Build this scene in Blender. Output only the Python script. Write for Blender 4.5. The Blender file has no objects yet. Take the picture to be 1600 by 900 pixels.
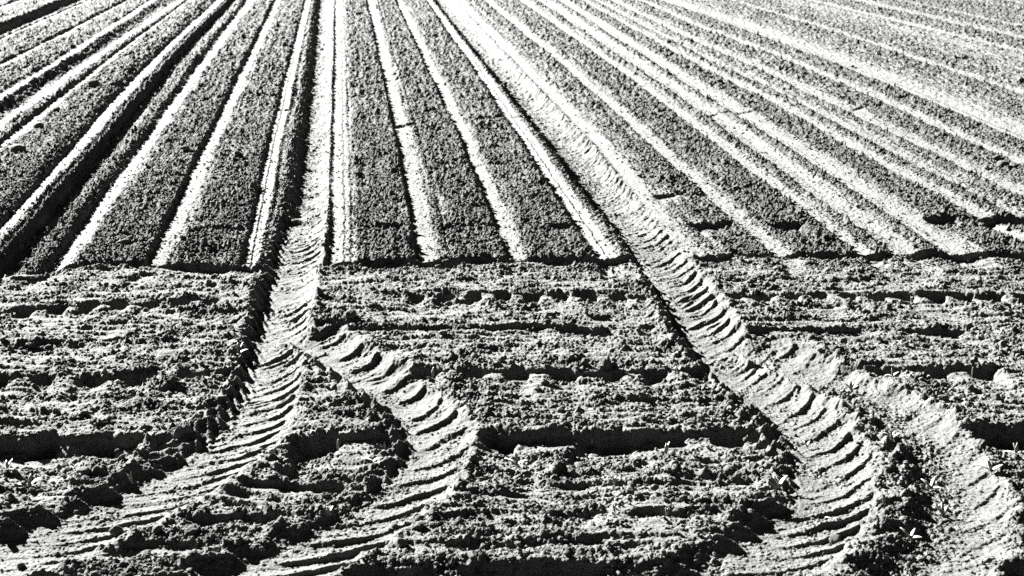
import bpy, math, random
import numpy as np
from mathutils import Vector, Matrix

# ------------------------------------------------------------------ camera
SC = bpy.context.scene
TH = math.radians(21.6)          # downward pitch
F = 1640.0                       # focal length in photo pixels (1600 wide)
H = 1.84                         # eye height
CT, ST, TT = math.cos(TH), math.sin(TH), math.tan(TH)
HOR = 450.0 - F * TT             # horizon row
cam = bpy.data.cameras.new('camera')
cam.sensor_width = 36.0
cam.lens = 36.0 * F / 1600.0
cam.clip_start = 0.05
cam.clip_end = 3000.0
cam.dof.use_dof = True
cam.dof.focus_distance = 4.3
cam.dof.aperture_fstop = 5.0
camo = bpy.data.objects.new('camera', cam)
SC.collection.objects.link(camo)
camo.location = (0, 0, H)
camo.rotation_euler = (math.pi / 2 - TH, 0, 0)
SC.camera = camo

# ------------------------------------------------------------------ sky, sun, exposure
SUN_EL, SUN_AZ = math.radians(24.0), math.radians(47.0)   # sun stands far left
w = bpy.data.worlds.new('World')
SC.world = w
w.use_nodes = True
nt = w.node_tree
nt.nodes.clear()
sky = nt.nodes.new('ShaderNodeTexSky')
sky.sky_type = 'NISHITA'
sky.sun_disc = False
sky.sun_elevation = SUN_EL
sky.sun_rotation = -SUN_AZ
sky.altitude = 9000
sky.air_density = 0.3
sky.dust_density = 0.05
sky.ozone_density = 2.0
sep = nt.nodes.new('ShaderNodeSeparateColor')             # black-and-white film behind a red filter
bg = nt.nodes.new('ShaderNodeBackground')
bg.inputs['Strength'].default_value = 0.05
wo = nt.nodes.new('ShaderNodeOutputWorld')
nt.links.new(sky.outputs[0], sep.inputs[0])
nt.links.new(sep.outputs[0], bg.inputs['Color'])
nt.links.new(bg.outputs[0], wo.inputs['Surface'])
sl = bpy.data.lights.new('sun', 'SUN')
sl.energy = 5.0
sl.angle = math.radians(0.5)
sl.color = (1.0, 0.995, 0.975)
so = bpy.data.objects.new('sun', sl)
SC.collection.objects.link(so)
so.location = (-20, 20, 12)
d = Vector((math.cos(SUN_EL) * math.sin(SUN_AZ), -math.cos(SUN_EL) * math.cos(SUN_AZ), -math.sin(SUN_EL)))
so.rotation_euler = d.to_track_quat('-Z', 'Y').to_euler()
vs = SC.view_settings
vs.view_transform = 'Standard'
vs.look = 'None'
vs.gamma = 1.0
vs.use_curve_mapping = False
vs.exposure = 3.88
SC.render.engine = 'CYCLES'
SC.cycles.use_denoising = False
SC.cycles.max_bounces = 3
SC.cycles.diffuse_bounces = 1

# ------------------------------------------------------------------ helpers
def world(px, py):
    """photo pixel -> point on the level ground (metres)"""
    px = np.asarray(px, float); py = np.asarray(py, float)
    al = TH + np.arctan((py - 450.0) / F)
    Y = H / np.tan(al)
    zc = Y * CT + H * ST
    return (px - 800.0) / F * zc, Y

def row_of(Y):
    return 450.0 + F * np.tan(np.arctan2(H, Y) - TH)

rng = np.random.RandomState(7)
TAB = 512
G_ang = rng.rand(TAB, TAB).astype(np.float32) * 2 * np.pi
GX, GY = np.cos(G_ang).astype(np.float32), np.sin(G_ang).astype(np.float32)
RND = [rng.rand(TAB, TAB).astype(np.float32) for _ in range(6)]

def pn(x, y, sx, sy=None, seed=0):
    """gradient noise, about -1..1, cell size sx by sy metres"""
    sy = sy or sx
    u = (x / sx + seed * 17.37).astype(np.float32); v = (y / sy + seed * 9.71).astype(np.float32)
    iu = np.floor(u); iv = np.floor(v)
    fu = u - iu; fv = v - iv
    iu = iu.astype(np.int32); iv = iv.astype(np.int32)
    a = fu * fu * (3 - 2 * fu); b = fv * fv * (3 - 2 * fv)
    def g(di, dj):
        i = (iu + di) & (TAB - 1); j = (iv + dj) & (TAB - 1)
        return GX[i, j] * (fu - di) + GY[i, j] * (fv - dj)
    n0 = g(0, 0); n0 = n0 + (g(1, 0) - n0) * a
    n1 = g(0, 1); n1 = n1 + (g(1, 1) - n1) * a
    return (n0 + (n1 - n0) * b) * 1.5

def clods(x, y, c, seed, prob=0.7, rmin=0.3, rmax=0.68, squash=1.0):
    """angular lumps lying on a jittered lattice with cell c (metres); returns height in metres"""
    u = (x / c + seed * 13.13).astype(np.float32); v = (y / (c * squash) + seed * 7.77).astype(np.float32)
    iu = np.floor(u); iv = np.floor(v)
    fu = u - iu; fv = v - iv
    iu = iu.astype(np.int32); iv = iv.astype(np.int32)
    out = np.zeros_like(u)
    for di in (0, 1):
        for dj in (0, 1):
            i = (iu + di) & (TAB - 1); j = (iv + dj) & (TAB - 1)
            jx = (RND[0][i, j] - .5) * .6; jy = (RND[1][i, j] - .5) * .6
            q = RND[2][i, j]
            r = rmin + (rmax - rmin) * (q / prob) ** 2
            dx = fu - di - jx; dy = fv - dj - jy
            ang = RND[3][i, j] * 6.283
            dd = None
            for k in range(5):
                a_ = ang + k * 1.2566 + RND[4][i, j] * .7 * ((k * 7) % 3 - 1)
                t = dx * np.cos(a_) + dy * np.sin(a_)
                t = t * (0.85 + 0.3 * ((k * 5) % 3) / 2)
                dd = t if dd is None else np.maximum(dd, t)
            dd = np.maximum(dd, 0.75 * np.sqrt(dx * dx + dy * dy)) / r
            hgt = np.minimum(1.0, 1.75 * (1 - dd)) * (0.75 + .25 * (1 - dd)) * (0.55 + .6 * RND[5][i, j])
            hgt = np.where((q < prob) & (dd < 1), hgt * r, 0)
            out = np.maximum(out, hgt)
    return out * c

def sstep(a, b, x):
    t = np.clip((x - a) / (b - a), 0, 1)
    return t * t * (3 - 2 * t)

# ------------------------------------------------------------------ traced furrow lines (photo pixels, far to near)
LINES = {
 'A':  [(112, 0), (0, 47)],
 'B':  [(138, 0), (0, 61)],
 'C':  [(196, 2), (92, 56), (0, 101)],
 'D':  [(237, 0), (100, 90), (0, 152)],
 'E':  [(284, 0), (125, 102), (0, 188)],
 'F':  [(300, -6), (225, 50), (150, 108), (5, 223)],
 'G':  [(330, -6), (175, 140), (112, 212), (0, 332)],
 'H':  [(345, 0), (275, 58), (185, 150), (117, 228), (0, 353)],
 'I':  [(360, 0), (300, 62), (250, 120), (172, 218), (62, 350), (8, 412)],
 'J':  [(387, 0), (307, 107), (232, 212), (162, 307), (92, 410)],
 'K':  [(433, 0), (400, 72), (338, 205), (288, 312), (247, 408)],
 'L':  [(481, 0), (428, 225), (396, 400)],
 'T1': [(505, 0), (497, 112), (487, 225), (475, 330), (456, 410)],
 'M':  [(527, 0), (525, 220), (524, 405)],
 'N':  [(578, 0), (632, 222), (667, 400)],
 'O':  [(622, 0), (730, 222), (808, 400)],
 'P':  [(672, 0), (745, 100), (833, 228), (950, 400)],
 'T2': [(695, 0), (770, 90), (886, 222), (1040, 405)],
 'Q':  [(715, 0), (800, 84), (937, 222), (1075, 395)],
 'R':  [(760, 0), (887, 102), (1028, 228), (1222, 395)],
 'S':  [(815, 0), (920, 72), (1000, 130), (1128, 226), (1282, 345), (1350, 395)],
 'T':  [(848, 0), (975, 84), (1100, 168), (1212, 248), (1312, 322), (1415, 397)],
 'U':  [(877, 0), (1012, 86), (1100, 143), (1245, 232), (1350, 300), (1500, 397)],
 'V':  [(912, 0), (1000, 50), (1100, 105), (1200, 152), (1337, 230), (1462, 297)],
 'W':  [(955, 0), (1050, 46), (1200, 112), (1325, 172), (1450, 232), (1587, 297)],
 'X':  [(1000, 0), (1100, 44), (1200, 80), (1300, 121), (1400, 165), (1545, 232), (1600, 256)],
 'Y':  [(1052, 0), (1200, 47), (1325, 94), (1450, 140), (1600, 202)],
 'Z':  [(1145, 0), (1200, 17), (1325, 55), (1450, 97), (1600, 147)],
 'AA': [(1265, 0), (1400, 32), (1500, 57), (1600, 82)],
 'BB': [(1335, 0), (1475, 32), (1600, 60)],
 'CC': [(1405, 0), (1600, 42)],
 'DD': [(1515, 0), (1600, 14)],
}
def poly_world(pts):
    a = np.array(pts, float)
    X, Y = world(a[:, 0], a[:, 1])
    return X, Y
SREF_Y = float(world(800, 225)[1])
LW = {}
def lin_eval(X, Y, Yq):
    """X as a function of Y along a line, extended straight beyond its ends"""
    o = np.argsort(Y); X = X[o]; Y = Y[o]
    r = np.interp(Yq, Y, X)
    s0 = (X[-1] - X[0]) / (Y[-1] - Y[0])
    n = len(Y)
    sN = (X[-1] - X[max(0, n - 3)]) / (Y[-1] - Y[max(0, n - 3)])
    s1 = (X[min(2, n - 1)] - X[0]) / (Y[min(2, n - 1)] - Y[0])
    r = np.where(Yq > Y[-1], X[-1] + (Yq - Y[-1]) * (.5 * sN + .5 * s0), r)
    r = np.where(Yq < Y[0], X[0] + (Yq - Y[0]) * (.5 * s1 + .5 * s0), r)
    return r
for k_, p_ in LINES.items():
    LW[k_] = poly_world(p_)
KEYS = list(LINES)
S0 = np.array([float(lin_eval(*LW[k], np.array([SREF_Y]))[0]) for k in KEYS])
for i in range(1, len(S0)):
    if S0[i] < S0[i - 1] + .05:
        S0[i] = S0[i - 1] + .05
SL = dict(zip(KEYS, S0))

# cross-section of the seed bed: (line, offset m, height m, roughness 0..1)
CS = []
def prof(line, *pts):
    for o_, z_, r_ in pts:
        CS.append((SL[line] + o_, z_, r_))
def stripe(line, wl, wr, dep=.02, wall=.012, rr=.14):
    # pressed seed row: steep little wall on the left, floor rising to the right
    dep *= .75
    prof(line, (-wl - wall, 0.004, 1), (-wl, -dep, .3), (-wl + .02, -dep - .002, rr), (wr * .6, -dep * .55, rr + .12), (wr, -dep * .1, .5), (wr + .05, 0, .85))
prof('A', (-.30, .0, 1), (-.16, .02, .8), (-.08, -.07, .5), (.04, -.09, .4), (.12, -.03, .5), (.2, 0, .5))
stripe('B', .03, .05, .015)
stripe('C', .05, .07, .022)
prof('D', (-.12, 0, 1), (-.07, -.012, .4), (-.04, -.012, .1), (.03, .012, .1), (.07, .015, .7), (.13, -.04, .9), (.17, -.05, .6))
prof('E', (-.02, -.045, .15), (.05, -.012, .1), (.10, -.003, .6))
stripe('F', .04, .06, .018)
prof('G', (-.09, .006, 1), (-.03, .004, 1), (.03, -.028, .9))
prof('H', (-.05, -.045, .3), (.0, -.03, .15), (.05, -.008, .3), (.10, .008, .8), (.15, 0.01, 1))
prof('I', (-.085, -.018, 1), (-.03, -.060, .9), (.035, -.074, .7), (.08, -.045, .9), (.12, -.02, 1), (.17, -.012, 1))
prof('J', (-.075, -.022, 1), (-.05, -.045, .5), (-.02, -.045, .15), (.05, -.012, .15), (.1, -.002, .7), (.16, 0, 1))
stripe('K', .055, .055, .026)
prof('L', (-.10, .0, 1), (-.062, -.004, 1), (-.05, -.02, .3), (-.035, -.02, .05), (-.012, -.008, .05), (-.006, -.016, .05), (.004, -.014, .05), (.035, .0, .05), (.05, .004, .5))
prof('T1', (-.20, -.01, .6), (0, -.03, .3), (.128, -.01, .5))
prof('M', (-.045, .006, .7), (-.028, -.014, .3), (-.01, -.014, .08), (.045, -.002, .15), (.055, -.008, .2), (.085, 0, .5), (.10, -.006, .5), (.14, .002, 1))
stripe('N', .055, .06, .022)
prof('N', (.125, -.012, 1), (.15, .004, 1), (.21, -.002, 1))
stripe('O', .045, .05, .024)
prof('P', (-.085, .004, 1), (-.05, -.024, .4), (-.035, -.022, .05), (-.006, -.006, .05), (.0, -.014, .05), (.01, -.012, .05), (.04, 0, .05), (.055, .0, .6))
prof('T2', (-.14, -.01, .6), (0, -.03, .3), (.12, -.01, .5))
prof('Q', (-.075, .006, .6), (-.045, -.018, .3), (-.02, -.018, .08), (.04, -.004, .1), (.07, 0.0, .5))
stripe('R', .05, .05, .020)
stripe('S', .045, .06, .022)
prof('T', (-.10, .004, 1), (-.055, -.02, .3), (.02, -.014, .3), (.07, .008, .42), (.10, .012, .6))
prof('U', (-.09, .006, 1), (-.04, -.012, .3), (-.005, -.003, .1), (.0, -.012, .1), (.04, -.003, .1), (.12, .008, .5), (.17, .0, 1))
stripe('V', .05, .06, .020)
prof('V', (.17, .0, .9), (.2, -.012, .4), (.26, .0, .4))
stripe('W', .04, .09, .020, .02, .15)
stripe('X', .05, .07, .022)
prof('Y', (-.26, .0, 1), (-.20, -.014, .3), (-.15, -.006, .1), (-.11, -.016, .2), (.06, .012, .42), (.2, .0, .6))
stripe('Z', .05, .08, .020)
prof('AA', (-.5, 0, .55), (-.3, .008, .5), (-.1, .0, .7), (-.05, -.015, .3), (.06, .0, .15), (.12, 0, .9))
stripe('BB', .06, .13, .015, .03, .15)
stripe('CC', .04, .07, .012)
stripe('DD', .05, .08, .018)
for k_ in range(1, 14):          # rows go on beyond the traced ones
    b_ = SL['DD'] + .46 * k_
    CS += [(b_ - .07, .004, 1), (b_ - .05, -.018, .3), (b_ + .03, -.008, .1), (b_ + .07, 0, .7)]
    b_ = SL['A'] - .3 - .46 * k_
    CS += [(b_ - .07, .004, 1), (b_ - .05, -.018, .3), (b_ + .03, -.008, .1), (b_ + .07, 0, .7)]
CS.sort()
_c = [CS[0]]
for c_ in CS[1:]:
    if c_[0] > _c[-1][0] + .003:
        _c.append(c_)
CS = np.array(_c)

# ------------------------------------------------------------------ wheel ruts (centre line px, half widths m, depth m)
def smooth_line(pts, n=260):
    X, Y = poly_world(pts)
    t = np.r_[0, np.cumsum(np.hypot(np.diff(X), np.diff(Y)))]
    q = np.linspace(0, t[-1], n)
    x = np.interp(q, t, X); y = np.interp(q, t, Y)
    wdt = max(3, int(.16 / (t[-1] / n)))
    ker = np.hanning(wdt * 2 + 1); ker /= ker.sum()
    def sm(a):
        ap = np.r_[a[0] + (np.arange(-wdt, 0)) * (a[1] - a[0]), a, a[-1] + (np.arange(1, wdt + 1)) * (a[-1] - a[-2])]
        return np.convolve(ap, ker, 'valid')
    return sm(x), sm(y)
RUTS = [
 # name, centre line, left half width, right half width, depth, lug height, pitch, start fade
 dict(n='wheel_track', pts=[(515, -150), (505, 0), (497, 112), (487, 225), (478, 320), (462, 400), (450, 450), (438, 500), (430, 560), (418, 620), (396, 672), (345, 722), (262, 764), (170, 800), (70, 835), (-60, 885), (-300, 990)],
      wl=.16, wr=.125, dep=.046, lug=.0135, pitch=.098),
 dict(n='wheel_track', pts=[(640, -80), (695, 0), (774, 90), (890, 222), (960, 310), (1045, 420), (1092, 500), (1140, 560), (1215, 622), (1270, 680), (1290, 740), (1268, 805), (1190, 870), (1060, 950), (800, 1090)],
      wl=.16, wr=.16, dep=.044, lug=.015, pitch=.098),
 dict(n='wheel_track', pts=[(470, 505), (515, 535), (575, 578), (632, 618), (664, 660), (668, 700), (640, 742), (588, 792), (505, 842), (400, 892), (200, 980), (0, 1090)],
      wl=.135, wr=.14, dep=.042, lug=.016, pitch=.125),
 dict(n='wheel_track', pts=[(1150, 520), (1225, 555), (1310, 598), (1400, 640), (1452, 700), (1488, 765), (1478, 835), (1415, 905), (1300, 990), (1150, 1080)],
      wl=.13, wr=.16, dep=.045, lug=.010, pitch=.125),
]

# ------------------------------------------------------------------ cross furrows of the headland
# px line, drop m, recovery length m, pocket spacing m (0 none), x ranges px (at that row)
CLIFFS = [
 dict(p=[(-400, 440), (0, 428), (120, 410), (240, 412), (400, 416), (510, 408), (800, 404), (960, 402), (1100, 400), (1350, 396), (1600, 396), (2000, 394)], h=.028, L=.22, sp=0, r=[(-500, 2200)]),
 dict(p=[(560, 351), (1000, 350), (1300, 349)], h=.030, L=.25, sp=0, r=[(592, 632), (692, 772), (858, 896), (1080, 1142), (1204, 1252)]),
 dict(p=[(1400, 340), (1600, 337), (2000, 335)], h=.034, L=.3, sp=0, r=[(1445, 2200)]),
 dict(p=[(200, 352), (420, 356)], h=.014, L=.2, sp=0, r=[(320, 400)]),
 dict(p=[(0, 378), (400, 378)], h=.016, L=.2, sp=0, r=[(165, 215)]),
 dict(p=[(1000, 306), (1100, 303)], h=.014, L=.2, sp=0, r=[(1020, 1100)]),
 dict(p=[(780, 254), (900, 262)], h=.014, L=.2, sp=0, r=[(690, 820)]),
 dict(p=[(580, 196), (660, 192)], h=.016, L=.15, sp=0, r=[(585, 655)]),
 dict(p=[(740, 184), (830, 180)], h=.014, L=.15, sp=0, r=[(745, 828)]),
 dict(p=[(1110, 177), (1210, 172)], h=.012, L=.15, sp=0, r=[(1100, 1200)]),
 dict(p=[(1330, 170), (1450, 155)], h=.008, L=.15, sp=0, r=[(1330, 1380)]),
 dict(p=[(-400, 496), (0, 484), (200, 472), (400, 464), (700, 458), (1000, 460), (1300, 458), (1600, 460), (2000, 462)], h=.018, L=.25, sp=.135, r=[(-500, 345), (640, 1005), (1135, 2200)]),
 dict(p=[(-400, 545), (0, 534), (400, 522), (500, 512), (800, 510), (1000, 512), (1300, 512), (1600, 518), (2000, 520)], h=.017, L=.28, sp=0, r=[(60, 200), (495, 1020), (1160, 1500)]),
 dict(p=[(-400, 592), (0, 588), (200, 582), (400, 574), (640, 574), (800, 577), (1100, 578), (1300, 572), (1560, 574), (2000, 578)], h=.027, L=.32, sp=.185, r=[(-500, 90), (130, 250), (280, 385), (612, 1110), (1312, 1556)]),
 dict(p=[(-400, 690), (0, 682), (220, 680), (400, 680), (480, 684), (600, 680), (750, 676), (1000, 674), (1195, 674), (1515, 668), (1600, 668), (2000, 668)], h=.045, L=.42, sp=.2, r=[(-500, 224), (250, 300), (462, 612), (740, 1205), (1512, 2200)]),
 dict(p=[(-400, 768), (0, 760), (400, 752), (600, 752), (800, 748), (1190, 742), (2000, 740)], h=.016, L=.2, sp=0, r=[(380, 540), (800, 1185)]),
 dict(p=[(-400, 815), (0, 812), (400, 804), (800, 798), (1190, 792), (2000, 790)], h=.020, L=.2, sp=0, r=[(690, 1130), (300, 430)]),
 dict(p=[(-400, 860), (0, 850), (400, 848), (800, 842), (1190, 838), (2000, 850)], h=.010, L=.2, sp=0, r=[(100, 500), (600, 1000)]),
 dict(p=[(-400, 905), (0, 900), (600, 888), (800, 882), (1000, 878), (1190, 874), (2000, 880)], h=.05, L=.3, sp=0, r=[(560, 1030), (1560, 2200), (-500, 120)]),
]

# ------------------------------------------------------------------ ground lattice
vtop, vbot = -22.0, 1120.0
vr = np.r_[np.arange(vbot, 420, -0.72), np.arange(420, vtop, -0.48)]
Yv = H / np.tan(TH + np.arctan((vr - 450.0) / F))
Ynear = np.linspace(-5.0, Yv[0] - .12, 14)
gap = Yv[-1] - Yv[-2]
yf = [Yv[-1]]
while yf[-1] < 900:
    gap *= 1.06
    yf.append(yf[-1] + gap)
Yall = np.r_[Ynear, Yv, yf[1:]]
xs = np.arange(-950.0, 950.01, 1.12)
xo = [960.0]; g_ = 1.08
while xo[-1] < 12000:
    g_ *= 1.045; xo.append(xo[-1] + g_)
xo = np.array(xo[1:])
xs = np.r_[-xo[::-1], xs, xo]
zc = np.maximum(Yall * CT + H * ST, Yv[0] * CT + H * ST)
X2 = (xs[None, :] * zc[:, None] / F)
Y2 = np.repeat(Yall[:, None], len(xs), 1)
NR, NC = X2.shape
x = X2.ravel().astype(np.float32); y = Y2.ravel().astype(np.float32)
far_fade = 1.0 - sstep(25, 60, y)

# wandering edges
wob = pn(x, y, .09, seed=3) * .012 + pn(x, y, .03, seed=4) * .006

# --- seed bed
S2 = np.empty_like(X2)
for i in range(NR):
    Yq = np.array([min(max(Yall[i], 5.0), 40.0)])
    lx = np.array([float(lin_eval(*LW[k], Yq)[0]) for k in KEYS])
    kk = max(1.0, Yall[i] / 40.0)
    lx = lx * kk
    for j in range(1, len(lx)):
        if lx[j] < lx[j - 1] + .02:
            lx[j] = lx[j - 1] + .02
    s = np.interp(X2[i], lx, S0)
    s = np.where(X2[i] < lx[0], S0[0] + (X2[i] - lx[0]) * .95, s)
    s = np.where(X2[i] > lx[-1], S0[-1] + (X2[i] - lx[-1]) * .95, s)
    S2[i] = s
s = S2.ravel().astype(np.float32)
sw = s + pn(x, y, .05, .09, seed=5) * .009 + pn(x, y, .018, .03, seed=7) * .006 + pn(x, y, .5, 1.2, seed=6) * .008
zb = np.interp(sw, CS[:, 0], CS[:, 1]).astype(np.float32) * far_fade
rb = np.interp(sw + wob * .8, CS[:, 0], CS[:, 2]).astype(np.float32)
del S2

# --- headland: gentle tillage lines across the view
z1 = pn(x, y, .9, .075, seed=11) * .009 + pn(x, y, .30, .032, seed=12) * .008 + pn(x, y, .10, .02, seed=19) * .004 + pn(x, y, .25, .22, seed=13) * .010
rh = np.clip(.62 + pn(x, y, .30, .07, seed=14) * .55 + pn(x, y, .09, .045, seed=18) * .45 + .12 * sstep(4.2, 5.5, y), .16, 1.15)
bx, by = poly_world(CLIFFS[0]['p'])
Yb = np.interp(x, bx, by).astype(np.float32)
inbed = sstep(-.012, .012, y - Yb + wob * 1.8 + pn(x, y * 0, .13, 1, seed=8) * .03 + pn(x, y * 0, .5, 1, seed=9) * .025 + .01)
# some seed rows still show on the first strip of headland
ghost = np.clip(1.25 - (Yb - y - .05) / .26, 0, 1) * (1 - inbed) * .9 * np.maximum(sstep(-.1, .35, pn(x, y, .5, .3, seed=15)), sstep(1.1, 1.3, x)) * sstep(.03, .07, Yb - y)
z = zb * np.maximum(inbed, ghost) + z1 * (1 - inbed) + pn(x, y, .35, .8, seed=16) * .006 * inbed
rough = rb * inbed + (1 - inbed) * (rh * (1 - ghost) + rb * ghost)
bed_patch = pn(x, y, .22, .3, seed=17)
rough = rough * (1 + .3 * bed_patch)
streak = pn(sw, y, .045, .9, seed=21)
rough = rough + inbed * (rb > .45) * (.30 * streak + .22 * pn(sw, y, .02, .4, seed=22) - .05)
z = z + inbed * (rb > .45) * (streak * .004 + pn(sw, y, .09, .5, seed=23) * .004)

head_ = 1 - inbed
# --- cross furrows
pocket_dark = np.zeros_like(z)
for ci, c in enumerate(CLIFFS):
    cx, cy = poly_world(c['p'])
    Yc = np.interp(x, cx, cy).astype(np.float32)
    dd = Yc - y + pn(x, y * 0, .07, 1., seed=20 + ci) * .014 + pn(x, y, .022, seed=40 + ci) * .005 + pn(x, y * 0, .3, 1., seed=60 + ci) * .012
    msk = np.zeros_like(z)
    for a_, b_ in c['r']:
        ya = float(cy.mean())
        Xa = (a_ - 800) / F * (Yc * CT + H * ST); Xb = (b_ - 800) / F * (Yc * CT + H * ST)
        e_ = .035 if ci else .02
        msk = np.maximum(msk, sstep(-e_, e_, x - Xa + wob) * sstep(-e_, e_, Xb - x + wob))
    hh = c['h'] * (1 + (.12 if c['h'] > .05 else .3) * pn(x, y * 0, .25, 1, seed=80 + ci))
    hh = hh * (.45 + .75 * sstep(-.55, .25, pn(x, y, .16, .3, seed=300 + ci))) if c['h'] < .06 else hh
    flat = .05 if c['h'] > .03 else .02
    fall = sstep(-.004, .022 if c['h'] > .03 else .014, dd)
    rec = np.clip(1 - (dd - flat) / c['L'], 0, 1)
    sel = (dd > -.25) & (dd < c['L'] + .12)
    if c['sp'] and c['h'] < .04:      # shallow rows are little more than a string of pockets
        q_ = x / c['sp'] + .3 * ci
        hh = hh * (.5 + .6 * np.exp(-((q_ - np.round(q_)) / .3) ** 4))
    lip = np.where(dd < 0, np.clip(1 + dd / .12, 0, 1), 0) * .12
    cut = (-hh * fall * rec + hh * lip) * msk
    z = z + np.where(sel, cut, 0)
    # floor of the deeper ones is smooth
    fl = sstep(.0, .015, dd) * (1 - sstep(flat + .01, flat + .06, dd)) * msk
    rough = rough * (1 - (.5 if c['sp'] else .35) * fl)
    if c['sp']:
        ph = x / c['sp'] + .3 * ci
        ph = ph - np.round(ph)
        cell = np.floor(x / c['sp'] + .3 * ci + .5).astype(np.int32) & 511
        am = .6 + .8 * RND[2][cell, ci]
        dp = min(.045, c['h'] * .8 + .020)
        pk = np.exp(-(ph / .23) ** 4) * np.exp(-((dd - .045 * (1.1 if c['h'] > .06 else .75)) / .034) ** 4) * am
        z = z - dp * pk * msk
        # finger edges cut back into the lip
        z = z - np.where(dd < .02, hh * .6 * np.exp(-(ph / .2) ** 4) * sstep(-.03, -.005, dd) * msk * am * .5, 0) * (1 - fall)
z = z.astype(np.float32)

# --- wheel ruts
rut_id = np.zeros(len(z), np.int8)
lug_all = []
for ri, r in enumerate(RUTS):
    cx, cy = smooth_line(r['pts'])
    seg = np.hypot(np.diff(cx), np.diff(cy)); tt = np.r_[0, np.cumsum(seg)]
    # fine resample
    n2 = int(tt[-1] / .035)
    q = np.linspace(0, tt[-1], n2); px_ = np.interp(q, tt, cx); py_ = np.interp(q, tt, cy)
    tx = np.gradient(px_, q); ty = np.gradient(py_, q); nl = np.hypot(tx, ty); tx /= nl; ty /= nl
    # right of travel toward the camera is screen left; use +side = screen right
    nx, ny = -ty, tx
    U = np.full(len(z), 9.0, np.float32); T = np.zeros(len(z), np.float32)
    m = np.zeros(len(z), bool)
    yy = Yall
    D2 = np.full(len(z), .26 ** 2, np.float32)
    for k in range(n2):
        r0 = np.searchsorted(Yall, py_[k] - .26); r1 = np.searchsorted(Yall, py_[k] + .26)
        if r1 <= r0: continue
        zz = zc[r0:r1]
        c0 = np.searchsorted(xs, ((px_[k] - .26) * F / zz).min()); c1 = np.searchsorted(xs, ((px_[k] + .26) * F / zz).max())
        if c1 <= c0: continue
        dx = (X2[r0:r1, c0:c1] - px_[k]).astype(np.float32); dy = (Y2[r0:r1, c0:c1] - py_[k]).astype(np.float32)
        dist = dx * dx + dy * dy
        D2v = D2.reshape(NR, NC)[r0:r1, c0:c1]
        bt = dist < D2v
        D2v[bt] = dist[bt]
        U.reshape(NR, NC)[r0:r1, c0:c1][bt] = (dx * nx[k] + dy * ny[k])[bt]
        T.reshape(NR, NC)[r0:r1, c0:c1][bt] = (q[k] + dx * tx[k] + dy * ty[k])[bt]
    idx = np.nonzero(U < 8)[0]
    u = U[idx]; t = T[idx]; X_ = x[idx]; Y_ = y[idx]
    # lug prints bite into both edges
    ph = t / r['pitch']
    low = 1 - sstep(3.2, 3.8, Y_)
    wR = (r['wr'] + (.05 if ri == 0 else .02) * low) * (1 + .05 * np.sin(2 * np.pi * (ph + .15)))
    wL = (r['wl'] + (.035 if ri == 1 else 0) * sstep(5.5, 6.5, Y_)) * (1 + .05 * np.sin(2 * np.pi * (ph + .65)))
    tooth = ph + 1.1 * (u / r['pitch']) * .5 + .65
    tooth = tooth - np.floor(tooth)
    wL = wL * (1 + (.10 + .16 * low) * (tooth - .5) * 2 * np.clip(.8 + pn(t, t * 0, .17, 1., seed=145 + ri), .2, 1.4))
    un = np.where(u > 0, u / wR, u / wL) + wob[idx] * 2.0 + pn(X_, Y_, .035, seed=130) * .05 + pn(X_, Y_, .10, seed=131) * .10 + pn(X_, Y_, .016, seed=132) * .03
    au = np.abs(un)
    # floor: left wall steep, right side dished
    dep = r['dep'] * (1 + (.95 if ri == 1 else .6) * sstep(5.3, 6.4, Y_) - .38 * (1 - sstep(3.25, 3.75, Y_)))
    base = -dep * np.where(un < 0, 1 - sstep(np.where(Y_ > 5.8, .66 if ri == 1 else .35, np.where(Y_ < 3.5, .45, .66)), 1.05, au) * 1.0, 1 - .85 * np.clip(au, 0, 1) ** 2.3)
    base = base - r['dep'] * 0 
    fade_far = 1 - sstep(8, 16, Y_)
    amp = r['lug'] * (.45 + 1.05 * np.clip(.5 + pn(t, t * 0, .23, 1., seed=140 + ri), 0, 1)) * np.where(Y_ > 5.6, .45, 1.0) * ((1.5 - 1.1 * sstep(.45, .7, t)) if ri == 3 else 1)
    # chevron lugs, both ends further from the camera (t grows toward the camera)
    jit = pn(t, u, .16, .2, seed=150 + ri) * .22 + pn(t, u, .05, .08, seed=155 + ri) * .08
    tdx = np.interp(np.clip(t, 0, tt[-1]), q, np.convolve(np.r_[[tx[0]] * 4, tx, [tx[-1]] * 4], np.ones(9) / 9, 'valid'))
    kR = .55 - .95 * tdx
    p1 = (t + kR * np.maximum(u, -.05) + 1.8 * np.maximum(u, 0) ** 2) / r['pitch'] + jit
    f1 = p1 - np.floor(p1)
    saw1 = np.where(f1 < .80, (f1 / .80) ** 1.5, 1 - sstep(.80, .95, f1))     # rises toward camera, then drops
    p2 = (t + 2.1 * np.maximum(-u, -.02)) / r['pitch'] + .5 + jit
    f2 = p2 - np.floor(p2)
    saw2 = np.exp(-((f2 - .5) / .22) ** 2)
    envR = sstep(-.35, .05, un) * (1 - sstep(.80, .98, un))
    envL = sstep(.15, .6, -un) * (1 - sstep(.97, 1.08, -un))
    p3 = (t + (kR + .25) * u) / (r['pitch'] * .61) + jit * 1.5 + .3
    f3 = p3 - np.floor(p3)
    saw3 = np.where(f3 < .72, (f3 / .72) ** 1.6, 1 - sstep(.72, .9, f3))
    base = base + amp * .38 * (1 - .6 * low) * (saw3 - .4) * (1 - sstep(.6, .95, au)) * np.clip(.5 + 1.2 * pn(t, u, .12, .1, seed=158), 0, 1.2)
    amp = amp * (1 - (.35 if ri == 0 else -.05) * low) * (1 - .4 * sstep(.5, .2, np.abs(un)) * (ri != 2))
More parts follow.
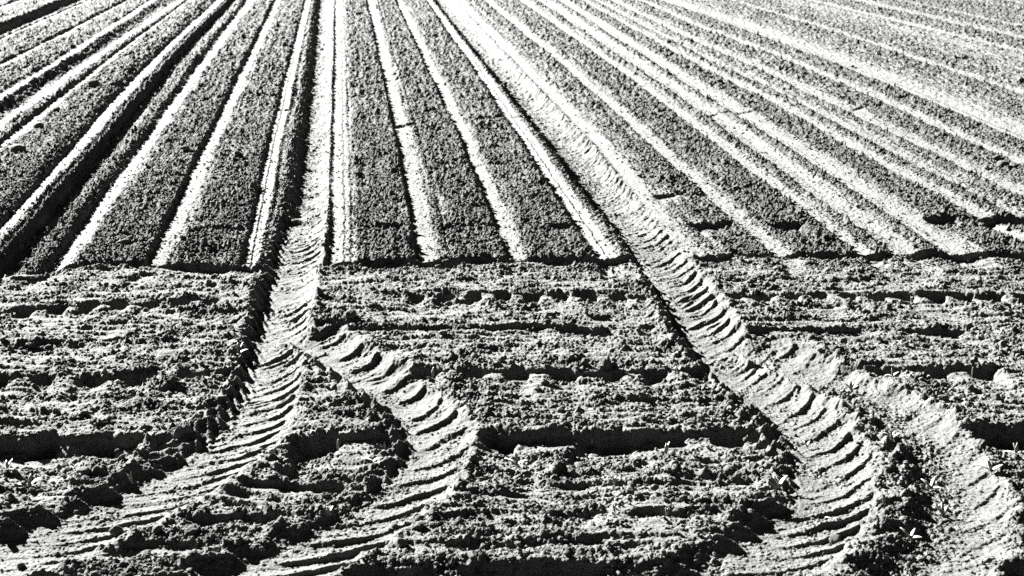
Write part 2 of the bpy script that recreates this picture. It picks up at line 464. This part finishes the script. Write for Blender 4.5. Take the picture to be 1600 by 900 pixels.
    base = base + amp * (saw1 - .45) * envR * (.6 + .4 * np.clip(un, 0, 1)) + amp * .95 * (1 - .85 * sstep(.25, .55, np.abs(tdx))) * (saw2 - .3) * envL
    mk = 1 - sstep(np.where(un > 0, .86, .95), np.where(un > 0, 1.16, 1.07), au)
    # berm pushed up along the edges
    berm = .007 * np.exp(-((au - 1.12) / .13) ** 2) * (1 + .8 * pn(X_, Y_, .10, seed=160)) * np.where(Y_ > 5.7, .25, 1)
    ramp = sstep(0, .18, t)           # tracks that begin inside the picture fade in
    if ri < 2: ramp = np.ones_like(t)
    mk = mk * ramp
    znew = z[idx] * (1 - mk) + (base + z[idx] * .12) * mk + berm * (1 - mk) * ramp
    z[idx] = np.where(mk > 0, np.minimum(znew, z[idx] + .03), znew) if ri >= 2 else znew
    rf = .14 + .16 * sstep(5.3, 7, Y_) + .45 * np.clip(.25 + pn(X_, Y_, .14, seed=170), 0, 1)
    rf = rf + np.where(Y_ > 5.5, .45, np.where(Y_ > 3.7, .04, .15)) * sstep(.55, .8, -un)
    rough[idx] = rough[idx] * (1 - mk) + rf * mk
    rut_id[idx[(mk > .5)]] = ri + 1
    if ri == 3:   # the last track is littered with crumbs on its left
        rough[idx] += mk * .5 * sstep(.5, -.3, un) * (t > .5)
    del U, T, D2

# --- soil texture: crumbs and clods of several sizes
rough = np.clip(rough, 0, 1.3).astype(np.float32)
crust_shade = 1 - sstep(.2 + .25 * head_, .95 + .35 * head_, rough + .15 * pn(x, y, .02, seed=29) + .2 * head_ * pn(x, y, .12, .05, seed=28))  # pale sealed soil against loose soil, whose fine self-shadow is painted into its colour
crust_shade = np.where(rut_id > 0, .25 + .45 * crust_shade, crust_shade).astype(np.float32)
near = (1 - sstep(5.8, 11.0, y))
head = (1 - inbed)
wx = x + pn(x, y, .02, seed=201) * .004; wy = y + pn(x, y, .02, seed=202) * .004
dn = np.clip(.60 + 1.1 * pn(x, y, .3, .14, seed=203) + .5 * pn(x, y, .09, .12, seed=204), .08, 1.6)
c1_ = clods(wx, wy, .050, 1, .42, .16, .50)
c2_ = clods(wx, wy, .026, 2, .62, .25, .62)
c3_ = clods(wx, wy, .014, 3, .75, .3, .66)
c4_ = clods(wx + .3, wy, .033, 4, .5, .2, .55, .8)
rr2 = sstep(.35, .95, rough)
z = z + rr2 * ((.95 * head * dn ** 2 + .75 * (1 - head) * dn ** 3) * c1_ + (1.45 - .75 * head) * c2_ * (.25 + .9 * dn) + (1.1 - .7 * head) * c4_ * np.where(dn > .6, 1, .3)) + (.12 + 1.0 * rough) * (1.35 - .35 * head) * c3_
z = z + rough * (pn(x, y, .06, .05, seed=210) * .006 + (1 - .5 * head) * (pn(x, y, .028, .024, seed=211) * .011 + pn(x, y, .013, seed=212) * .008))
z = z + (.25 + .75 * np.minimum(rough, 1)) * (pn(x, y, .006, seed=213) * .0018) * near
# torn, scarp-like grain: the soil climbs a little towards the camera and breaks off
for sc_i, (p_, a_) in enumerate(((.062, .0095), (.026, .0075), (.0125, .0050))):
    wv = pn(x, y, p_ * 1.1, p_ * .8, seed=230 + sc_i) * .75 + pn(x, y, p_ * 4, p_ * 2, seed=234 + sc_i) * 1.0 + .25 * x / p_ * (.6 if sc_i else .2)
    ph_ = -y / p_ + wv
    f_ = ph_ - np.floor(ph_)
    am_ = np.clip(.45 + 1.1 * pn(x, y, p_ * 1.6, p_ * 1.1, seed=238 + sc_i), 0, 1.3)
    z = z + a_ * am_ * (f_ ** 1.3 * (1 - sstep(.90, 1.0, f_))) * np.clip(rough + (.12 if sc_i else 0), 0, 1) * (.62 + .38 * head)
# coarse fields beyond the traced part keep only grain the lattice can carry
z = z + (1 - near) * rough * (pn(x, y, .035, .075, seed=214) * .020 + pn(x, y, .06, .12, seed=215) * .014) * far_fade
z = z - .0
z = np.where((y > 40), z * .5, z).astype(np.float32)
Z2 = z.reshape(NR, NC)

def ground_z(X, Y):
    """height of the modelled soil (bilinear on the lattice)"""
    r = int(np.clip(np.searchsorted(Yall, Y) - 1, 0, NR - 2))
    fr = (Y - Yall[r]) / (Yall[r + 1] - Yall[r])
    out = 0
    for rr_, wt in ((r, 1 - fr), (r + 1, fr)):
        out += wt * float(np.interp(X, X2[rr_], Z2[rr_]))
    return out

# ------------------------------------------------------------------ materials
def soil_mat(name, c0, c1, bump=1.0, rough_=.95, crust_shade=None):
    m = bpy.data.materials.new(name); m.use_nodes = True
    n = m.node_tree; n.nodes.clear()
    out = n.nodes.new('ShaderNodeOutputMaterial'); bs = n.nodes.new('ShaderNodeBsdfPrincipled')
    bs.inputs['Roughness'].default_value = rough_
    bs.inputs['Specular IOR Level'].default_value = .15
    co = n.nodes.new('ShaderNodeNewGeometry')
    def nz(scale, det, r=.6):
        q = n.nodes.new('ShaderNodeTexNoise'); q.inputs['Scale'].default_value = scale
        q.inputs['Detail'].default_value = det; q.inputs['Roughness'].default_value = r
        n.links.new(co.outputs['Position'], q.inputs['Vector']); return q
    a = nz(7, 5); b = nz(160, 3, .7)
    mx = n.nodes.new('ShaderNodeMath'); mx.operation = 'ADD'
    n.links.new(a.outputs[0], mx.inputs[0]); n.links.new(b.outputs[0], mx.inputs[1])
    rp = n.nodes.new('ShaderNodeValToRGB')
    rp.color_ramp.elements[0].position = .36; rp.color_ramp.elements[1].position = .64
    rp.color_ramp.elements[0].color = (c0, c0, c0 * .985, 1); rp.color_ramp.elements[1].color = (c1, c1, c1 * .985, 1)
    hv = n.nodes.new('ShaderNodeMath'); hv.operation = 'MULTIPLY'; hv.inputs[1].default_value = .5
    n.links.new(mx.outputs[0], hv.inputs[0]); n.links.new(hv.outputs[0], rp.inputs[0])
    if crust_shade:      # sealed soil paler; loose soil also darkened for self-shadow its relief doesn't cast
        at = n.nodes.new('ShaderNodeAttribute'); at.attribute_name = 'crust_shade'
        mr = n.nodes.new('ShaderNodeMapRange'); mr.inputs['To Min'].default_value = crust_shade[0]; mr.inputs['To Max'].default_value = crust_shade[1]
        n.links.new(at.outputs['Fac'], mr.inputs['Value'])
        vm = n.nodes.new('ShaderNodeVectorMath'); vm.operation = 'SCALE'
        n.links.new(rp.outputs[0], vm.inputs[0]); n.links.new(mr.outputs[0], vm.inputs['Scale'])
        n.links.new(vm.outputs[0], bs.inputs['Base Color'])
    else:
        n.links.new(rp.outputs[0], bs.inputs['Base Color'])
    g1 = nz(330, 4, .75); g2 = nz(110, 3, .7)
    ad = n.nodes.new('ShaderNodeMath'); ad.operation = 'ADD'
    n.links.new(g1.outputs[0], ad.inputs[0]); n.links.new(g2.outputs[0], ad.inputs[1])
    bp = n.nodes.new('ShaderNodeBump'); bp.inputs['Strength'].default_value = .8 * bump; bp.inputs['Distance'].default_value = .0035
    n.links.new(ad.outputs[0], bp.inputs['Height']); n.links.new(bp.outputs[0], bs.inputs['Normal'])
    n.links.new(bs.outputs[0], out.inputs['Surface'])
    return m
M_SOIL = soil_mat('dry_soil', .052, .092, 1.9, crust_shade=(.62, 1.2))
M_TRACK = soil_mat('pressed_soil', .046, .084, 1.2, crust_shade=(.72, 1.15))
M_CLOD = soil_mat('clod_soil', .042, .076, 1.4)
M_PEBBLE = soil_mat('pale_stone', .15, .20, .25, .7)
def leaf_mat(name, c):
    m = bpy.data.materials.new(name); m.use_nodes = True
    n = m.node_tree; bs = n.nodes['Principled BSDF']
    bs.inputs['Roughness'].default_value = .45
    t = n.nodes.new('ShaderNodeTexNoise'); t.inputs['Scale'].default_value = 90
    r = n.nodes.new('ShaderNodeValToRGB')
    r.color_ramp.elements[0].color = (c * .75, c * .78, c * .72, 1); r.color_ramp.elements[1].color = (c * 1.15, c * 1.2, c * 1.1, 1)
    n.links.new(t.outputs[0], r.inputs[0]); n.links.new(r.outputs[0], bs.inputs['Base Color'])
    return m
M_LEAF = leaf_mat('seedling_leaf', .20)
M_STEM = leaf_mat('seedling_stem', .20)

# ------------------------------------------------------------------ mesh objects
def link_mesh(name, V, quads=None, tris=None, mat=None, parent=None, smooth=True):
    me = bpy.data.meshes.new(name)
    n = len(V); fcs = quads if quads is not None else tris
    k = fcs.shape[1]; nf = len(fcs)
    me.vertices.add(n); me.vertices.foreach_set('co', np.ascontiguousarray(V, np.float32).ravel())
    me.loops.add(nf * k); me.loops.foreach_set('vertex_index', np.ascontiguousarray(fcs, np.int32).ravel())
    me.polygons.add(nf); me.polygons.foreach_set('loop_start', np.arange(0, nf * k, k, dtype=np.int32))
    try: me.polygons.foreach_set('loop_total', np.full(nf, k, np.int32))
    except Exception: pass
    me.update(calc_edges=True)
    me.shade_smooth() if smooth else me.shade_flat()
    me.materials.append(mat)
    o = bpy.data.objects.new(name, me); SC.collection.objects.link(o)
    if parent: o.parent = parent
    return o

V = np.stack([x, y, z], 1)
ii = (np.arange(NR - 1)[:, None] * NC + np.arange(NC - 1)[None, :]).ravel()
Q = np.stack([ii, ii + 1, ii + NC + 1, ii + NC], 1).astype(np.int32)
cls = rut_id[Q[:, 0]].astype(np.int32)                      # 1..4 tracks
hb = inbed[Q[:, 0]] < .5
cls = np.where(cls == 0, np.where(hb, 5, 6), cls)
STRUCT = {1: ('wheel_track', M_TRACK, 'left tractor wheel track with tread prints running from the near left up between the seed rows'),
          2: ('wheel_track', M_TRACK, 'right tractor wheel track with curved tread prints swinging across the headland'),
          3: ('wheel_track', M_TRACK, 'short wheel track with deep lug prints branching off the left track'),
          4: ('wheel_track', M_TRACK, 'crumb-strewn wheel track at the far right of the foreground'),
          5: ('headland', M_SOIL, None), 6: ('seed_bed', M_SOIL, None)}
for c_, (nm, mt, lb) in STRUCT.items():
    q_ = Q[cls == c_]
    if not len(q_): continue
    used = np.zeros(len(V), bool); used[q_.ravel()] = True
    mp = np.cumsum(used) - 1
    o = link_mesh(nm, V[used], quads=mp[q_], mat=mt)
    at_ = o.data.attributes.new('crust_shade', 'FLOAT', 'POINT'); at_.data.foreach_set('value', np.ascontiguousarray(crust_shade[used]))
    o['kind'] = 'structure'
    if lb: o['label'] = lb
del V, Q, ii

# ------------------------------------------------------------------ loose clods
import bmesh
def clod_proto(seed, sub, flat=.72):
    bm = bmesh.new(); bmesh.ops.create_icosphere(bm, subdivisions=sub, radius=1)
    r = random.Random(seed)
    cuts = [(Vector((r.gauss(0, 1), r.gauss(0, 1), r.gauss(0, .8))).normalized(), r.uniform(.52, .86)) for _ in range(9)]
    from mathutils import noise as mn
    off = Vector((seed * 3.1, seed * 1.7, 0))
    for v in bm.verts:
        p = v.co.copy()
        for n_, dd_ in cuts:
            e = p.dot(n_) - dd_
            if e > 0: p -= n_ * e * .9
        p *= 1 + .22 * mn.noise(p * 1.7 + off) + .12 * mn.noise(p * 4.5 + off) + (.06 * mn.noise(p * 9 + off) if sub > 2 else 0)
        p.z *= flat
        v.co = p
    V = np.array([v.co[:] for v in bm.verts], np.float32)
    T = np.array([[v.index for v in f.verts] for f in bm.faces], np.int32)
    bm.free()
    return V, T

def tag(o, label, cat, group=None, kind=None):
    if label: o['label'] = label
    if cat: o['category'] = cat
    if group: o['group'] = group
    if kind: o['kind'] = kind

P3 = [clod_proto(s_, 3) for s_ in range(10)]
P2 = [clod_proto(s_ + 30, 2) for s_ in range(10)]
mesh3 = []
for i, (v_, t_) in enumerate(P3):
    o = link_mesh('soil_clod', v_, tris=t_, mat=M_CLOD, smooth=True)
    mesh3.append(o.data); bpy.data.objects.remove(o)

NOTABLE = [  # px, py, radius px, what it lies on
 (548, 497, 11, 'dark angular clod on the headland just right of the left wheel track'),
 (131, 737, 11, 'round dark clod below the left end of the deep cross furrow'),
 (297, 829, 13, 'large round-backed clod on the strip between the two left wheel tracks, rightmost of three'),
 (245, 831, 12, 'broad dark clod in the middle of three between the two left wheel tracks'),
 (182, 826, 11, 'pointed dark clod, leftmost of three between the two left wheel tracks'),
 (30, 872, 9, 'big flat clod near the lower left corner of the field'),
 (172, 728, 7, 'small clod right of the round dark one under the deep left furrow'),
 (1140, 724, 10, 'knobbly clod near the right end of the middle block, close to the rut edge'),
 (1130, 768, 7, 'dark clod with a sharp shadow on the pale strip left of the right wheel track'),
 (1052, 722, 8, 'clod just below the deep middle furrow near its right part'),
 (1305, 832, 13, 'tall pale clod standing on the ridge between the two right tracks'),
 (1363, 834, 7, 'small round clod right of the tall pale one on the right ridge'),
 (1442, 887, 9, 'dark rounded clod at the bottom of the right-hand track'),
 (1455, 862, 6, 'dark round clod above the rounded one in the right-hand track'),
 (1593, 598, 7, 'clod at the right frame edge below the third cross furrow'),
 (1593, 126, 8, 'dark clod at the right edge of the distant seed bed'),
 (1332, 101, 5, 'lone dark clod beside the broad distant white track'),
 (1557, 249, 8, 'upper clod of the dark cluster between two seed rows at the right'),
 (1567, 258, 9, 'biggest clod of the dark cluster between two seed rows at the right'),
 (1540, 261, 7, 'left clod of the dark cluster between two seed rows at the right'),
 (1291, 325, 8, 'dark clod on the rough band between two white seed rows, lower right'),
 (1428, 376, 6, 'clod just above the ragged bed edge between right seed rows'),
 (1537, 350, 8, 'clod below the short black step at the right, left one of a pair'),
 (1576, 350, 7, 'clod below the short black step at the right, right one of a pair'),
 (460, 332, 8, 'dark oval clod lying on the floor of the left wheel track'),
 (522, 119, 4, 'small black clod on the seed row right of the left wheel track'),
 (502, 66, 4, 'small dark clod on the far floor of the left wheel track'),
 (447, 170, 3, 'tiny dark clod on the white double seed row left of the track'),
 (477, 207, 6, 'dark clod halfway up the floor of the left wheel track'),
 (649, 206, 7, 'clod at the break in the white seed row right of the left track'),
 (752, 199, 6, 'clod on the rough band between two central seed rows'),
 (790, 118, 5, 'dark clod on the far right wheel track, lower of a pair'),
 (777, 110, 4, 'dark clod on the far right wheel track, upper of a pair'),
 (825, 167, 6, 'clod fallen from the wall of the right wheel track'),
 (912, 50, 4, 'far dark clod between two white rows right of centre'),
 (830, 37, 4, 'far dark clod beside the seed row right of the right track'),
 (1000, 60, 7, 'dark lump on the far rough band near the top right of centre'),
 (985, 165, 4, 'clod beside a thin white row right of the right wheel track'),
 (1092, 176, 6, 'left clod of the pair beside the cross crack in the right rows'),
 (1109, 178, 5, 'right clod of the pair beside the cross crack in the right rows'),
 (1125, 129, 5, 'dark clod on the far rough band right of the double row'),
 (1175, 159, 6, 'dark clod further down the far rough band'),
 (1070, 231, 8, 'big dark clod on the bed right of the right wheel track'),
 (1130, 284, 8, 'square dark clod between two right seed rows'),
 (1121, 289, 5, 'smaller clod touching the square dark one'),
 (1150, 296, 8, 'clod right below the square dark one'),
 (1132, 257, 7, 'clod above the square dark one by the white row'),
 (1192, 296, 6, 'clod on the edge of a white seed row at the right'),
 (147, 134, 10, 'large dark clod on the left bed between two white rows'),
 (205, 83, 6, 'dark clod further up the left bed'),
 (62, 200, 8, 'dark clod near the left edge below the far white row'),
 (88, 173, 7, 'clod on the left bed just above the one near the edge'),
 (31, 236, 13, 'big dark lump at the left edge of the seed bed'),
 (291, 237, 9, 'angular clod on the bed left of a white seed row'),
 (371, 244, 8, 'upper clod of a stacked pair on the bed left of the double row'),
 (371, 261, 8, 'lower clod of a stacked pair on the bed left of the double row'),
 (170, 338, 6, 'black clod on the bed right of the left furrow ridge'),
 (192, 377, 9, 'wide flat clod above the left bed edge'),
 (247, 335, 5, 'small pointed clod left of the white row on the left bed'),
 (215, 325, 5, 'small clod on the left bed above the pointed one'),
 (20, 323, 6, 'round clod on the lit shoulder of the left furrow'),
 (781, 835, 7, 'smooth round clod lying on the pale crumbs at bottom centre'),
 (625, 846, 13, 'big dark clod below the curved branch track'),
 (675, 805, 8, 'clod on the edge of the branch track where its tread prints end'),
 (655, 808, 9, 'clod left of the one at the edge of the branch track'),
 (920, 720, 6, 'small clod below the deep middle furrow'),
 (857, 493, 7, 'pointed clod on the second headland strip'),
 (875, 525, 6, 'clod below the long dark line of the second strip'),
 (850, 598, 8, 'dark clod below the pocketed middle furrow'),
 (863, 596, 5, 'small clod right of the dark one below the pocketed furrow'),
 (1095, 656, 7, 'dark round clod on the white strip above the deep middle furrow'),
 (1050, 641, 7, 'pointed clod on the white strip above the deep middle furrow'),
 (1555, 620, 9, 'clod on the pale slope right of the right-hand track'),
 (1428, 603, 5, 'round dark clod under the right pocketed furrow'),
]
rs = random.Random(11)
def put_clod(px, py, rp, label, group, mat=None, sink=.25):
    X, Y = [float(v) for v in world(px, py)]
    zc_ = Y * CT + H * ST
    R = rp * zc_ / F
    o = bpy.data.objects.new('soil_clod', mesh3[rs.randrange(len(mesh3))])
    SC.collection.objects.link(o)
    o.scale = (R * rs.uniform(.9, 1.15), R * rs.uniform(.8, 1.05), R * rs.uniform(.8, 1.1))
    o.rotation_euler = (rs.uniform(-.25, .25), rs.uniform(-.25, .25), rs.uniform(0, 6.28))
    o.location = (X, Y, ground_z(X, Y) + R * (.72 - sink) * .7)
    tag(o, label, 'clod', group)
    return o
for a_ in NOTABLE:
    put_clod(a_[0], a_[1] + 2, a_[2] * .95, a_[3], 'larger clods lying on the field')

def in_track(X, Y):
    r = int(np.clip(np.searchsorted(Yall, Y), 0, NR - 1)); c = int(np.clip(np.searchsorted(X2[r], X), 0, NC - 1))
    return rut_id[r * NC + c]
def rough_at(X, Y):
    r = int(np.clip(np.searchsorted(Yall, Y), 0, NR - 1)); c = int(np.clip(np.searchsorted(X2[r], X), 0, NC - 1))
    return float(rough[r * NC + c])

cnt = 0; tries = 0
while cnt < 215 and tries < 4000:
    tries += 1
    px = rs.uniform(0, 1600); py = 400 + 500 * rs.random() ** .7
    X, Y = [float(v) for v in world(px, py)]
    if in_track(X, Y) or rough_at(X, Y) < .6: continue
    zc_ = Y * CT + H * ST
    Rm = rs.uniform(.008, .0145)
    nearest = 'small dark crumbly clod among many alike on the rough headland strips'
    put_clod(px, py, Rm * F / zc_, nearest, 'small clods scattered on the headland')
    cnt += 1

# countless crumbs: one object
P1 = [clod_proto(s_ + 60, 1 if s_ % 2 else 2) for s_ in range(12)]
def crumbs(N, seed, ylo, yhi, rmin, rmax, pw, dens):
    """positions, sizes and heights of N crumbs, denser on rough ground"""
    gen = np.random.RandomState(seed)
    px = gen.uniform(-150, 1750, N); py = ylo + (yhi - ylo) * gen.rand(N) ** dens
    X, Y = world(px, py)
    ri_ = np.clip(np.searchsorted(Yall, Y), 0, NR - 1)
    ci_ = np.clip(np.searchsorted(xs, px - 800.0), 0, NC - 1)
    ra = rough[ri_ * NC + ci_]; tr = rut_id[ri_ * NC + ci_] > 0
    keep = gen.rand(N) < np.where(ra > .4, np.minimum(1, ra), .22)
    Zg = Z2[ri_, ci_]
    R = (rmin + (rmax - rmin) * gen.rand(N) ** pw) * np.where(tr, .7, 1.0) * np.where(ra < .4, .75, 1.0)
    return X[keep], Y[keep], Zg[keep], R[keep]
sets = [crumbs(2600, 9, 60, 900, .008, .019, 2.6, 1.0), crumbs(22000, 5, 380, 960, .0025, .0100, 3.0, .8), crumbs(48000, 6, -15, 420, .0045, .0125, 2.2, .85)]
X_, Y_, Zg_, R_ = [np.concatenate(a_) for a_ in zip(*sets)]
gen = np.random.RandomState(8)
which = gen.randint(len(P1), size=len(X_)); Vs, Ts = [], []; nv = 0
for pi, (v_, t_) in enumerate(P1):
    m_ = which == pi; n_ = int(m_.sum())
    a = gen.uniform(0, 6.283, n_); ca, sa = np.cos(a)[:, None], np.sin(a)[:, None]
    q_ = v_[None] * (R_[m_, None] * gen.uniform(.75, 1.25, (n_, 3)))[:, None, :]
    W_ = np.stack([q_[..., 0] * ca - q_[..., 1] * sa + X_[m_, None], q_[..., 0] * sa + q_[..., 1] * ca + Y_[m_, None],
                   q_[..., 2] + (Zg_[m_] + R_[m_] * .35)[:, None]], -1).reshape(-1, 3)
    Vs.append(W_); Ts.append((t_[None] + (nv + np.arange(n_) * len(v_))[:, None, None]).reshape(-1, 3)); nv += len(W_)
o = link_mesh('soil_crumbs', np.concatenate(Vs), tris=np.concatenate(Ts), mat=M_CLOD, smooth=False)
tag(o, 'countless small crumbs of dry soil strewn over the whole field', 'soil crumbs', None, 'stuff')

# ------------------------------------------------------------------ pale pebbles
PEB = [(185, 597, 5, 'round white pebble in front of the left pocketed furrow'),
       (426, 714, 7, 'rounded pale stone where the left track meets the deep furrow'),
       (1452, 585, 5, 'white oval pebble in the right pocketed furrow'),
       (167, 217, 3, 'pale pebble in the dark furrow on the left'),
       (492, 713, 4, 'small pale pebble on the lip below the deep furrow, right of the left track'),
       (1170, 716, 3, 'tiny pale pebble near the edge of the right wheel track')]
pv, pt = clod_proto(77, 3, .8)
pe = link_mesh('pebble', pv, tris=pt, mat=M_PEBBLE); pm = pe.data; bpy.data.objects.remove(pe)
pm.materials.clear(); pm.materials.append(M_PEBBLE)
for px, py, rp, lb in PEB:
    X, Y = [float(v) for v in world(px, py)]
    R = rp * (Y * CT + H * ST) / F
    o = bpy.data.objects.new('pebble', pm); SC.collection.objects.link(o)
    o.scale = (R, R * .85, R * .95); o.rotation_euler = (0, 0, rs.uniform(0, 6)); o.location = (X, Y, ground_z(X, Y) + R * .45)
    tag(o, lb, 'pebble', 'pale pebbles')

# ------------------------------------------------------------------ seedlings
def leaf_mesh(L, W, ang, lean, droop=.5, nseg=7):
    """a cupped strap leaf rising from the origin, heading ang, with its own thickness"""
    V, Fq = [], []
    hd = Vector((math.cos(ang), math.sin(ang), 0)); sd = Vector((-math.sin(ang), math.cos(ang), 0))
    pos = Vector((0, 0, 0)); el = lean
    for i in range(nseg + 1):
        t = i / nseg
        wd = W * (math.sin(math.pi * min(1, .12 + .88 * t) ** .85) ** .8 if t < 1 else .04) * .5 + W * .04
        up = hd * -math.sin(el) + Vector((0, 0, 1)) * math.cos(el)
        for s_, c_ in ((-1, .28), (0, 0), (1, .28)):
            V.append(pos + sd * wd * s_ + up * wd * c_)
        for s_, c_ in ((-1, .28), (0, 0), (1, .28)):
            V.append(pos + sd * wd * s_ * .97 + up * (wd * c_ - .0009))
        pos = pos + (hd * math.cos(el) + Vector((0, 0, 1)) * math.sin(el)) * (L / nseg)
        el -= droop / nseg
    for i in range(nseg):
        a = i * 6; b = a + 6
        Fq += [(a, a + 1, b + 1, b), (a + 1, a + 2, b + 2, b + 1), (a + 4, a + 3, b + 3, b + 4), (a + 5, a + 4, b + 4, b + 5),
               (a + 3, a, b, b + 3), (a + 2, a + 5, b + 5, b + 2)]
    e = nseg * 6
    Fq += [(e, e + 1, e + 4, e + 3), (e + 1, e + 2, e + 5, e + 4)]
    return np.array([v[:] for v in V]), np.array(Fq)
def stem_mesh(h, r=.0016):
    V, Fq = [], []
    for i in range(5):
        for k in range(6):
            a = k * math.pi / 3
            V.append((math.cos(a) * r * (1.2 - .08 * i) + .002 * math.sin(i), math.sin(a) * r * (1.2 - .08 * i), -.01 + (h + .01) * i / 4))
    for i in range(4):
        for k in range(6):
            Fq.append((i * 6 + k, i * 6 + (k + 1) % 6, i * 6 + 6 + (k + 1) % 6, i * 6 + 6 + k))
    return np.array(V), np.array(Fq)
SEED = [ # px, py(base), size px, leaves [(heading deg, lean deg)], label
 (374, 548, 15, [(60, 70), (120, 65), (20, 35)], 'three-leaved seedling on the left wall of the left wheel track'),
 (676, 588, 14, [(95, 80), (70, 82)], 'seedling with two short upright leaves at the head of the curved lug prints'),
 (600, 688, 16, [(150, 60), (30, 40), (95, 75)], 'three-leaved seedling on the wall of the branch track'),
 (583, 722, 18, [(160, 25), (20, 28)], 'flat two-leaved seedling left of the branch track below the deep furrow'),
 (528, 700, 14, [(80, 80)], 'single-leaf seedling against the black short furrow face'),
 (808, 714, 20, [(175, 35), (15, 30), (100, 65)], 'largest seedling with spread leaves below the deep middle furrow, left end'),
 (1041, 706, 17, [(85, 80), (60, 70)], 'seedling with one tall cupped leaf below the deep middle furrow'),
 (920, 702, 10, [(120, 60), (40, 60)], 'faint small seedling just below the middle of the deep furrow'),
 (1218, 756, 20, [(40, 55), (140, 70)], 'forked seedling on the floor of the right wheel track'),
 (1262, 690, 12, [(110, 60), (50, 40)], 'small seedling on the tread prints of the right wheel track'),
 (1393, 686, 15, [(150, 55), (100, 75), (50, 60), (20, 40)], 'bushy four-leaved seedling at the top of the right ridge'),
 (1456, 757, 22, [(135, 45), (60, 60), (10, 15)], 'dark spread seedling left in the crumbly right-hand track'),
 (1475, 797, 20, [(130, 50), (50, 45), (90, 60)], 'pale spread seedling lower in the crumbly right-hand track'),
 (1549, 737, 22, [(160, 35), (110, 65), (20, 40)], 'seedling with broad leaves on the white slope at the right'),
 (1590, 696, 16, [(175, 20), (100, 75), (70, 80)], 'white-leaved seedling below the black furrow at the right edge'),
 (1331, 598, 16, [(50, 50), (130, 45), (25, 30), (90, 70)], 'tufted seedling where the right pocketed furrow begins'),
 (1395, 586, 12, [(90, 70), (170, 30), (20, 40)], 'seedling in the right pocketed furrow left of the white pebble'),
 (1518, 590, 15, [(90, 86)], 'thin single upright shoot in the right pocketed furrow'),
 (10, 722, 14, [(120, 60), (60, 60)], 'seedling at the left frame edge under the deep furrow'),
 (46, 758, 20, [(165, 30), (30, 55), (100, 65)], 'leafy seedling on the left strip below the deep furrow'),
 (515, 800, 13, [(120, 60), (60, 60)], 'small forked seedling on the left bank of the branch track'),
 (1424, 838, 20, [(140, 45), (60, 50), (5, 20)], 'spread seedling near the foot of the right ridge'),
 (1302, 806, 12, [(160, 20), (20, 15)], 'flat small seedling on the lower tread prints of the right track'),
 (1380, 790, 14, [(100, 78), (75, 75)], 'upright two-leaved seedling on the crest of the right ridge'),
 (960, 750, 12, [(110, 70), (60, 72)], 'seedling in the thin dark line below the deep middle furrow, left of two'),
 (1135, 712, 14, [(90, 85)], 'thin upright shoot near the right end of the deep middle furrow'),
 (1042, 798, 11, [(100, 75), (70, 75)], 'small seedling in the lower dark line of the middle block'),
 (960, 800, 11, [(80, 70), (120, 78)], 'small leaning shoot left in the lower dark line of the middle block'),
 (205, 748, 16, [(90, 85), (150, 60)], 'tall thin seedling beside the leafy one on the left strip'),
 (119, 484, 9, [(100, 75)], 'tiny sprout in a pocket of the far left furrow'),
 (1425, 467, 8, [(100, 75), (70, 75)], 'tiny sprout in the far right pocketed furrow'),
 (611, 463, 8, [(90, 80)], 'tiny upright sprout on the first strip right of the left track'),
 (1060, 586, 12, [(110, 60), (60, 60)], 'seedling at the right end of the pocketed middle furrow'),
 (925, 678, 9, [(90, 75)], 'tiny sprout on the white lip above the deep middle furrow'),
]
for si, (px, py, sz, lv, lb) in enumerate(SEED):
    X, Y = [float(v) for v in world(px, py)]
    gz = ground_z(X, Y)
    zc_ = Y * CT + H * ST; Lm = sz * zc_ / F * 1.1
    e = bpy.data.objects.new('seedling', None); SC.collection.objects.link(e)
    e.empty_display_size = .02
    e.location = (X, Y, gz)
    tag(e, lb, 'seedling', 'crop seedlings in the headland')
    sv, sf = stem_mesh(Lm * .22)
    link_mesh('stem', sv, quads=sf, mat=M_STEM, parent=e)
    for (hd, ln) in lv:
        v_, f_ = leaf_mesh(Lm * rs.uniform(.85, 1.1), Lm * rs.uniform(.22, .30) if ln < 84 else Lm * .12, math.radians(hd + rs.uniform(-8, 8)), math.radians(ln), rs.uniform(.4, .9) if ln < 84 else .1)
        v_ = v_ + np.array([0, 0, Lm * .19])
        link_mesh('leaf', v_, quads=f_, mat=M_LEAF, parent=e)
